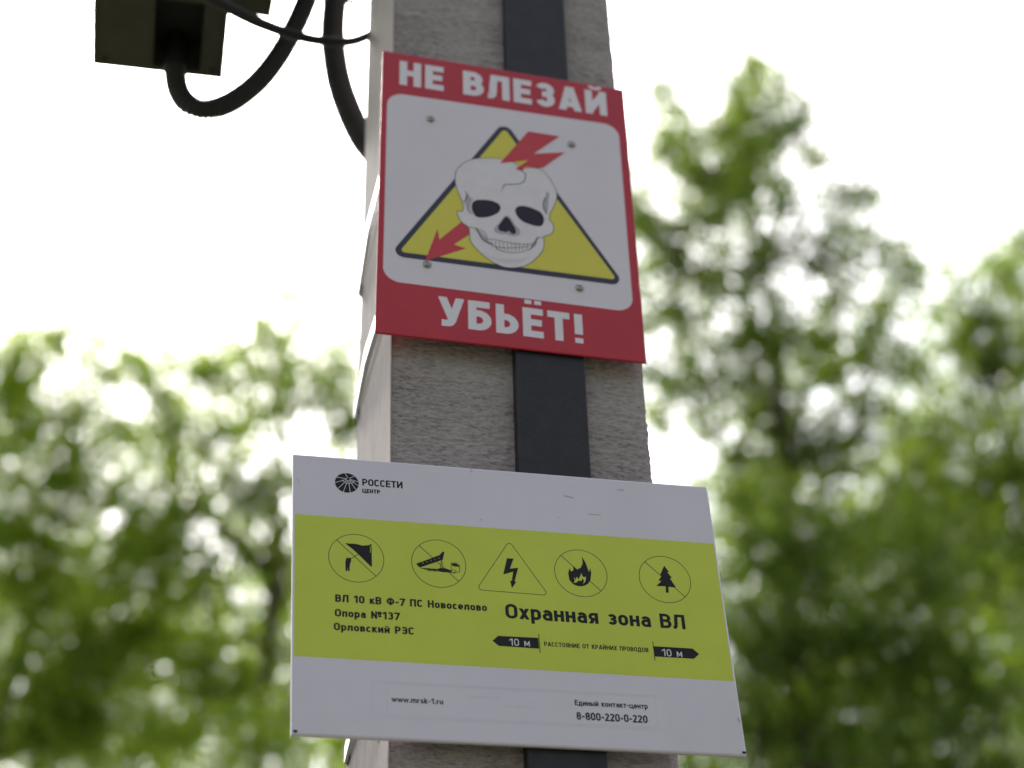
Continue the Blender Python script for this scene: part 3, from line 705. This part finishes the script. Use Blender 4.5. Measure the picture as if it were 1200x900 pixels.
# ============================================================ the cable box and its conduits
bx = empty('cable_box', (-0.405, 0.17, 3.46), 'dark olive metal cable box hanging left of the pole, seen from underneath', 'box')
g = Geo(); ux, vx = Vector((0.9991, -0.0419, 0)), Vector((-0.045, -0.999, 0)); o_ = Vector((-0.4872, 0.2885, 3.46))
W_, D_, H_ = .1705, .225, .29
def bp(u, v, z): q = o_ + ux * u + vx * v; return (q.x, q.y, 3.46 + z)
c = .001
def ringb(i, z): return [bp(i, i, z), bp(W_ - i, i, z), bp(W_ - i, D_ - i, z), bp(i, D_ - i, z)]
s0, s1, t0, t1_ = .078, .1400, .010, .128       # slot in the underside
g.v = ringb(c, 0) + ringb(0, c) + ringb(0, H_) + [bp(s0, t0, 0), bp(s1, t0, 0), bp(s1, t1_, 0), bp(s0, t1_, 0)] + [bp(s0, t0, .05), bp(s1, t0, .05), bp(s1, t1_, .05), bp(s0, t1_, .05)]
for i in range(4):
    j = (i + 1) % 4
    g.f += [(i, j, 12 + j, 12 + i), (i, 4 + i, 4 + j, j), (4 + i, 8 + i, 8 + j, 4 + j), (12 + i, 12 + j, 16 + j, 16 + i)]
g.f += [(8, 9, 10, 11)]
body = g.build('housing', M['box'], bx)
g = Geo(); g.v = [bp(s0 + .0005, t0 + .0005, .048), bp(s1 - .0005, t0 + .0005, .048), bp(s1 - .0005, t1_ - .0005, .048), bp(s0 + .0005, t1_ - .0005, .048)]; g.f = [(0, 1, 2, 3)]
g.build('recess', M['recess'], bx)
# lid seams and two screw heads on the underside
for a_, b_, c_, d_ in ((.006, .0072, .006, D_ - .006), (W_ - .0072, W_ - .006, .006, D_ - .006)):
    g = Geo(); q = [bp(a_, c_, -.0006), bp(b_, c_, -.0006), bp(b_, d_, -.0006), bp(a_, d_, -.0006)]; g.add(q, [(0, 1, 2, 3)]); g.build('lid_seam', M['recess'], bx)
for u_, v_ in ((.016, .014), (W_ - .014, .014)):
    g = Geo(); p = bp(u_, v_, 0); g.tube([(p[0], p[1], 3.4605), (p[0], p[1], 3.4575)], .0035, 10); g.build('screw', M['recess'], bx)
g = Geo(); g.tube([(-.3815, .262, 3.505), (-.3812, .263, 3.470), (-.3808, .264, 3.452)], [.016, .016, .0135], 16); g.build('cable_gland', M['rubber'], bx)
g = Geo(); g.box(-.332, .18, 3.62, -.2565, .305, 3.76); g.build('side_box', M['box'], bx)
g = Geo(); g.box(-.50, .10, 3.762, -.1385, .14, 3.802); g.box(-.1385, .07, 3.72, -.1360, .17, 3.84); g.box(-.50, .25, 3.755, -.25, .28, 3.785)
g.build('support_arm', M['galv'], bx)

def conduit(name, pts, r, label, pitch=0.0060, amp=0.0015, n=14):
    P = spline(pts, 0.0011); rs = []; s_ = 0
    for i, p in enumerate(P):
        if i: s_ += (p - P[i - 1]).length
        rs.append(r + amp * math.sin(2 * math.pi * s_ / pitch))
    g = Geo(); g.tube(P, rs, n); o = g.build(name, M['rubber'], None, smooth=True); o['label'] = label; o['category'] = 'cable'; return o
h1 = conduit('corrugated_conduit', [(-.3810, .265, 3.475), (-.3804, .265, 3.4481), (-.3733, .265, 3.4113), (-.3573, .265, 3.3878), (-.3318, .265, 3.3851), (-.3030, .265, 3.4050), (-.2705, .265, 3.4499), (-.2445, .265, 3.5078), (-.2253, .26, 3.5656), (-.2119, .25, 3.6146), (-.1989, .23, 3.6746), (-.186, .20, 3.75), (-.160, .15, 3.84), (-.145, .12, 3.95), (-.145, .11, 4.3)], .0136,
        'thick black corrugated conduit looping down from under the cable box and up again')
h2 = conduit('corrugated_conduit', [(-.150, .20, 4.2), (-.158, .27, 3.95), (-.1642, .30, 3.7454), (-.1676, .30, 3.6805), (-.1696, .30, 3.609), (-.166, .30, 3.5579), (-.1576, .30, 3.5039), (-.1439, .29, 3.4408), (-.1273, .28, 3.3864), (-.1056, .262, 3.3297), (-.085, .248, 3.25), (-.075, .247, 3.1), (-.07, .252, 2.8), (-.07, .265, 2.3), (-.07, .32, 1.0), (-.07, .36, 0.0)], .0160,
        'thick black conduit bending in behind the left edge of the pole')
g = Geo(); g.tube([(-.1674, .30, 3.668), (-.1680, .30, 3.673)], .0185, 18); g.box(-.152, .290, 3.664, -.140, .297, 3.669); g.build('cable_tie', M['box'], h2)
P = spline([(-.3829, .10, 3.4326), (-.3553, .11, 3.4281), (-.322, .125, 3.4266), (-.2882, .14, 3.4265), (-.2484, .155, 3.4308), (-.2136, .17, 3.4416), (-.1823, .18, 3.4542), (-.1552, .19, 3.4723), (-.130, .192, 3.494)], .006)
P = [Vector((-.40, .10, 3.47)), Vector((-.393, .10, 3.445))] + P
g = Geo(); g.tube(P, [.0085 if i < 3 else max(.0058, .0086 - .00006 * i) for i in range(len(P))], 10)
o = g.build('cable', M['rubber'], None, smooth=True); o['label'] = 'thin black cable sagging between the cable box and the pole'; o['category'] = 'cable'

# boughs of the trees: x, y, z, radius in metres
BOUGHS = {'L1':[[-1.46,14.12,13.3,0.4],[-1.1,14.44,13.93,0.29],[-0.56,15.58,14.48,0.39],[-1.45,15.11,13.06,0.55],[-0.98,14.16,12.76,0.48],[-0.63,14.85,12.45,0.53],[-1.15,14.92,11.93,0.61],[-0.07,14.3,11.95,0.38],[-0.83,15.45,11.49,0.66],[-0.19,14.21,10.92,0.58],[-0.87,14.76,10.17,0.66],[-0.17,15.01,10.45,0.63],[0.34,14.83,10.87,0.42],[-0.63,15.15,9.6,0.67],[0.15,15.45,9.89,0.64],[-2.3,15.79,13.64,0.76],[-2.06,14.46,11.54,0.76],[-1.87,15.22,10.68,0.77],[-0.44,15.37,13.59,0.28],[0.04,14.56,13.41,0.23],[0.24,13.97,11.3,0.41],[-0.1,15.93,13.8,0.33],[-0.21,14.58,13.89,0.2],[-0.82,14.6,14.27,0.18],[-1.5,15.73,15.06,0.16],[-0.1,15.15,14.69,0.1],[-1.43,14.89,13.56,0.27],[0.23,15.52,13.22,0.32]],
'L2':[[0.31,12.53,12.3,0.21],[0.85,13.85,13.59,0.26],[0.88,13.17,13.54,0.14],[0.97,12.6,13.49,0.09],[1.41,13.7,14.41,0.07],[0.99,14.28,13.23,0.37],[1.27,12.8,12.29,0.29],[1.72,13.59,13.2,0.28],[1.72,12.92,12.14,0.29],[0.49,13.94,12.49,0.31],[0.4,13.91,11.75,0.33],[0.9,12.86,11.41,0.39],[1.64,14.01,12.27,0.31],[0.9,13.74,11.23,0.41],[0.5,13.82,10.77,0.4],[1.31,14.03,10.88,0.41],[1.74,13.18,10.97,0.39],[0.68,13.96,9.97,0.48],[1.36,14.14,10.04,0.48],[1.01,12.62,8.58,0.43],[1.91,14.01,9.5,0.55],[2.27,13.03,11.69,0.48],[2.38,13.18,10.67,0.55],[2.54,12.47,9.26,0.58],[0.45,13.86,9.3,0.39],[2.07,12.85,12.34,0.33],[0.18,14.21,12.85,0.26],[0.04,13.03,12.84,0.18],[0.5,13.58,13.5,0.14],[1.14,13.2,13.32,0.13],[1.58,13.58,13.49,0.17],[1.73,12.72,12.96,0.15],[0.96,12.78,13.78,0.08],[1.28,13.88,14.48,0.07],[1.48,13.87,14.66,0.06],[0.86,13.56,13.67,0.09],[-0.07,14.32,13.43,0.21],[0.6,12.86,12.54,0.18],[1.25,14.1,13.67,0.21]],
'R1':[[4.09,9.97,14.16,0.14],[5.55,11.07,15.82,0.23],[4.58,10.76,14.36,0.25],[5.54,10.28,14.42,0.22],[5.3,11.2,14.46,0.27],[4.95,10.95,13.61,0.37],[4.47,11.16,13.38,0.31],[4.86,9.39,12.35,0.19],[5.78,9.62,12.87,0.15],[5.12,9.32,11.86,0.24],[5.64,9.3,11.83,0.17],[4.67,9.83,11.93,0.31],[4.54,11.28,12.61,0.36],[4.59,9.67,11.06,0.32],[5.34,9.69,11.64,0.19],[4.46,10.52,11.29,0.31],[5.18,10.99,11.46,0.38],[5.73,10.99,11.96,0.28],[5.15,10.69,10.57,0.4],[4.45,9.92,9.68,0.24],[5.42,10.21,10.53,0.31],[3.77,11.23,12.85,0.47],[3.25,10.02,10.87,0.41],[3.97,11.1,13.95,0.33],[4.09,10.4,11.06,0.17],[4.13,10.86,11.13,0.16],[5.16,10.6,14.78,0.14],[5.04,10.66,14.52,0.17],[5.18,10.27,14.4,0.12],[5.29,10.29,14.05,0.16],[4.8,9.73,13.31,0.17],[4.45,10.53,10.8,0.16],[3.78,10.0,10.93,0.14],[4.58,10.45,10.46,0.17],[5.38,10.2,11.6,0.18],[5.91,10.47,11.79,0.2],[4.51,10.29,13.46,0.22],[3.95,9.71,13.12,0.16],[5.01,10.36,14.74,0.13],[5.1,9.61,14.14,0.13],[5.78,10.46,14.08,0.15],[5.61,9.75,12.86,0.17],[5.64,9.72,12.47,0.14],[4.33,11.46,14.01,0.25],[5.76,9.68,11.66,0.15],[5.77,9.58,11.03,0.16],[5.47,9.74,10.59,0.18],[6.08,9.7,12.25,0.11],[5.65,9.06,11.36,0.13],[4.97,10.42,14.17,0.16],[4.88,11.28,13.07,0.21]],
'R2':[[7.31,10.91,13.11,0.18],[7.32,11.33,12.81,0.24],[8.11,11.3,13.67,0.28],[8.01,11.12,12.7,0.41],[7.44,11.25,12.01,0.36],[7.06,11.64,11.74,0.36],[6.85,11.77,12.05,0.22],[7.04,10.35,10.66,0.45],[6.74,11.06,10.56,0.46],[7.03,10.56,9.94,0.44],[7.71,9.92,11.53,0.46],[7.94,10.52,10.89,0.55],[7.5,10.2,9.44,0.58],[6.44,11.53,10.93,0.39],[6.96,11.16,9.79,0.45],[6.83,10.12,8.63,0.48],[6.72,10.98,12.0,0.21],[6.63,10.91,11.41,0.2],[7.34,11.23,13.65,0.1],[7.05,9.95,12.62,0.11],[7.42,9.9,12.69,0.19],[7.34,10.77,12.63,0.21],[6.86,10.81,12.69,0.13],[7.5,11.03,12.35,0.3]],
'R3':[[4.1,9.24,8.65,0.31],[4.33,8.85,8.57,0.33],[5.33,10.0,9.24,0.4],[5.04,8.6,8.15,0.36],[4.0,8.88,7.88,0.35],[4.51,8.95,7.83,0.38],[4.94,8.87,7.64,0.38],[5.16,8.49,7.39,0.38],[4.24,9.63,7.65,0.39],[4.97,10.18,7.78,0.45],[4.71,8.51,6.82,0.39],[5.4,8.79,7.01,0.41],[3.98,10.01,8.16,0.38],[3.9,10.5,7.79,0.38],[3.74,10.8,9.72,0.41],[3.02,9.24,7.72,0.4],[2.77,10.13,7.65,0.43]],
'B1':[[-1.77,23.67,16.2,1.18],[-0.28,21.05,14.56,1.05],[1.07,22.72,15.38,1.13],[2.24,21.29,14.95,1.07],[-0.79,23.34,13.91,1.25],[0.89,23.85,14.16,1.27],[2.45,22.44,13.6,1.21],[3.55,20.56,13.63,1.14],[3.57,20.74,15.73,0.96],[-2.39,22.13,13.93,1.2]],
'B2':[[8.76,20.79,17.08,0.9],[9.0,18.55,15.12,0.93],[10.68,19.25,16.03,0.99],[11.19,17.99,14.88,1.06],[11.53,17.26,13.58,1.02],[8.8,20.27,14.48,1.21],[9.5,18.56,13.61,1.14],[10.66,18.18,13.01,1.14],[8.7,20.52,12.91,1.19],[9.85,19.05,12.3,1.14],[11.7,19.1,12.47,1.18],[7.1,20.28,14.87,1.08],[5.42,19.61,13.8,1.01]]}

# ============================================================ trees
def tree(key, label, leaf, base, tau, lsize, seed, trad=0.16, clump=1.0):
    """tau: how many leaves deep one bough is; clump: how ragged its holes are"""
    B = list(BOUGHS[key]); rg = np.random.default_rng(seed); rnd = random.Random(seed)
    n0 = len(B)
    for i in range(n0):                                       # small boughs that join neighbours
        for j in range(i):
            p, q = Vector(B[i][:3]), Vector(B[j][:3])
            if (p - q).length < 1.1 and rnd.random() < .28:
                m_ = p.lerp(q, rnd.uniform(.35, .65)); B.append([m_.x, m_.y + rnd.uniform(-.4, .4), m_.z, .6 * min(B[i][3], B[j][3])])
    nlow = -len(B)
    if key != 'P':                                            # the crown goes on below the picture, down to head height
        zl = min(b[2] - b[3] for b in B); cx = sum(b[0] for b in B) / len(B); cy = sum(b[1] for b in B) / len(B); z = zl - .7
        while z > 3.0:
            t = z / zl
            for _ in range(2):
                a = rnd.uniform(0, 6.283); q = 1.5 * rnd.random() ** .5
                B.append([base[0] + (cx - base[0]) * t + q * math.cos(a), base[1] + (cy - base[1]) * t + q * math.sin(a), z + rnd.uniform(-.2, .2), rnd.uniform(.45, .65)])
            z -= .55
    nlow += len(B)
    e = empty('deciduous_tree', (base[0], base[1], 0), label, 'tree', 'trees behind the pole')
    zt = sum(b[2] for b in B[:n0]) / n0
    top = Vector((sum(b[0] for b in B[:n0]) / n0, sum(b[1] for b in B[:n0]) / n0, .5 * zt + .5 * max(b[2] for b in B))); b0 = Vector((base[0], base[1], -.1))
    tp = []; n = 16
    for i in range(n + 1):
        t = i / n; tp.append(b0.lerp(top, t) + Vector((.22 * math.sin(t * 5 + seed), .22 * math.cos(t * 4 + seed * 2), 0)) * (t * (1 - t) * 4))
    g = Geo(); g.tube(tp, [trad * (1.5 if i == 0 else (1 - i / n) ** .8 * .95 + .05) for i in range(n + 1)], 10); g.build('trunk', M['bark'], e, smooth=True)
    cen = []; cdir = []; spr = []; tw = Geo()
    for bi, (x, y, z, r) in enumerate(B):
        c = Vector((x, y, z)); P = None
        if bi < n0 and (r > .17 or bi % 2):
            want = z - rnd.uniform(.7, 1.8) - .45 * math.hypot(x - top.x, y - top.y)
            k = min(range(2, n + 1), key=lambda i: abs(tp[i].z - max(2.4, want))); s_ = tp[k]
            mid = s_.lerp(c, .5) + Vector((rnd.uniform(-.35, .35), rnd.uniform(-.35, .35), rnd.uniform(-.45, .0)))
            P = spline([s_, mid, c + Vector((0, 0, r * .3))], .3)
            g = Geo(); r0 = min(.028, .008 + .007 * (c - s_).length); m_ = len(P) - 1
            g.tube(P, [r0 + (.004 - r0) * i / m_ for i in range(m_ + 1)], 6); g.build('limb', M['bark'], e)
        nc = max(7, int(tau * (.55 if n0 and bi >= len(B) - nlow else 1) * math.pi * r * r / (.15 * lsize * lsize) / 9)); got = 0; tries = 0
        while got < nc and tries < nc * 8:
            tries += 1
            d = Vector((rnd.gauss(0, 1), rnd.gauss(0, 1), rnd.gauss(0, 1))).normalized()
            q = c + d * r * (rnd.random() ** .45 * 1.12 if rnd.random() < .78 else rnd.uniform(1.1, 1.9))
            if noise.noise(q * (1.5 / (lsize * 3.8)) + Vector((seed, 0, 0))) + .7 * noise.noise(q * (3.6 / (lsize * 3.8))) < .10 * clump * (0.2 + rnd.random()): continue
            got += 1; o_ = (d + Vector((rnd.gauss(0, .6), rnd.gauss(0, .6), rnd.gauss(.35, .5)))).normalized()
            cen.append(tuple(q)); cdir.append(tuple(o_)); spr.append((2.4 if r < .2 else 1.0) * (2.2 if (q - c).length > r * 1.05 else 1.0))
            if rnd.random() < .35: tw.tube([q - o_ * lsize * 2.6, q + Vector((0, 0, .01)), q + o_ * lsize * 1.2], [.004, .003, .0015], 3, cap=False)
    tw.build('twigs', M['bark'], e, kind='stuff')
    cen = np.array(cen); cdir = np.array(cdir); per = 9; N_ = per * len(cen)
    tt = rg.uniform(-2.0, 1.3, N_) * lsize
    C = np.repeat(cen, per, 0) + np.repeat(cdir, per, 0) * tt[:, None] + rg.normal(0, .42 * lsize, (N_, 3)) * np.repeat(np.array(spr), per)[:, None]
    # a leaf: two triangles folded on the midrib, drooping
    ax = rg.normal(0, 1, (N_, 3)); ax[:, 2] -= .5; ax /= np.linalg.norm(ax, axis=1)[:, None]
    up = rg.normal(0, .55, (N_, 3)); up[:, 2] += 1; side = np.cross(ax, up); side /= np.linalg.norm(side, axis=1)[:, None] + 1e-9
    nn = np.cross(side, ax); Ls = lsize * rg.uniform(.65, 1.25, (N_, 1)); Ws = Ls * .30
    v = np.stack([C, C + ax * Ls * .45 + side * Ws + nn * Ls * .07, C + ax * Ls, C + ax * Ls * .45 - side * Ws + nn * Ls * .07], 1).reshape(-1, 3)
    v -= np.array(e.location); me = bpy.data.meshes.new('crown'); me.vertices.add(len(v)); me.vertices.foreach_set('co', v.ravel())
    i0 = np.arange(N_) * 4; F = np.stack([i0, i0 + 1, i0 + 2, i0, i0 + 2, i0 + 3], 1).ravel().astype(np.int32)
    me.loops.add(len(F)); me.loops.foreach_set('vertex_index', F); me.polygons.add(len(F) // 3)
    me.polygons.foreach_set('loop_start', np.arange(0, len(F), 3, dtype=np.int32)); me.update(calc_edges=True); me.validate()
    me.materials.append(M[leaf]); o = bpy.data.objects.new('crown', me); COL.objects.link(o); o.parent = e
    return e

tree('L1', 'light green leafy tree at the far left, its crown cut by the picture edge', 'leafA', (-1.6, 15.2), 1.9, .072, 1)
tree('L2', 'light green leafy tree just left of the pole, with a thin sprig on top', 'leafA', (1.6, 14.0), 1.9, .070, 2)
tree('R1', 'tall loose crowned tree right beside the pole, tallest in the picture', 'leafB', (4.9, 11.4), 2.3, .064, 3)
tree('R2', 'leafy tree at the right edge of the picture, lower than the tallest tree', 'leafB', (8.4, 11.6), 2.0, .068, 4)
tree('R3', 'low dense tree at the bottom right, behind the white and green plate', 'leafC', (4.6, 9.6), 1.5, .064, 5, .12)
tree('B1', 'darker tree farther back on the left, behind the two light crowns', 'leafC', (1.0, 22.6), .9, .12, 6, .22)
tree('B2', 'darker tree farther back on the right, behind the bottom right crowns', 'leafC', (9.4, 20.2), 1.15, .105, 7, .22)

# unseen trees added behind the camera to dim the signs, which mirror them
rt = random.Random(11); BOUGHS['P'] = []
for k in range(34):
    a = rt.uniform(0, 2 * math.pi); h = rt.uniform(2.2, 8.2); q = 2.3 * math.sin(math.pi * min(1, (h - 1.2) / 8.2)) ** .6 * rt.random() ** .5
    BOUGHS['P'].append([2 + q * math.cos(a), -13 + q * math.sin(a), h, rt.uniform(.5, .8)])
src = tree('P', 'unseen leafy tree added behind the camera to dim the signs', 'leafB', (2, -13), 1.2, .15, 21)
src['group'] = 'unseen trees added behind the camera'
for k, (x, y, s_) in enumerate(((-3, -13.6, 1.0), (-7.6, -12.0, .95), (6.8, -12.6, 1.08), (11.4, -9.8, 1.0), (-11.5, -8.6, .9), (13.8, -4.8, 1.0))):
    c_ = src.copy(); COL.objects.link(c_); c_.location = (x, y, 0); c_.rotation_euler = (0, 0, 1.1 * k + .6); c_.scale = (s_,) * 3
    for ch in list(src.children):
        d = ch.copy(); COL.objects.link(d); d.parent = c_
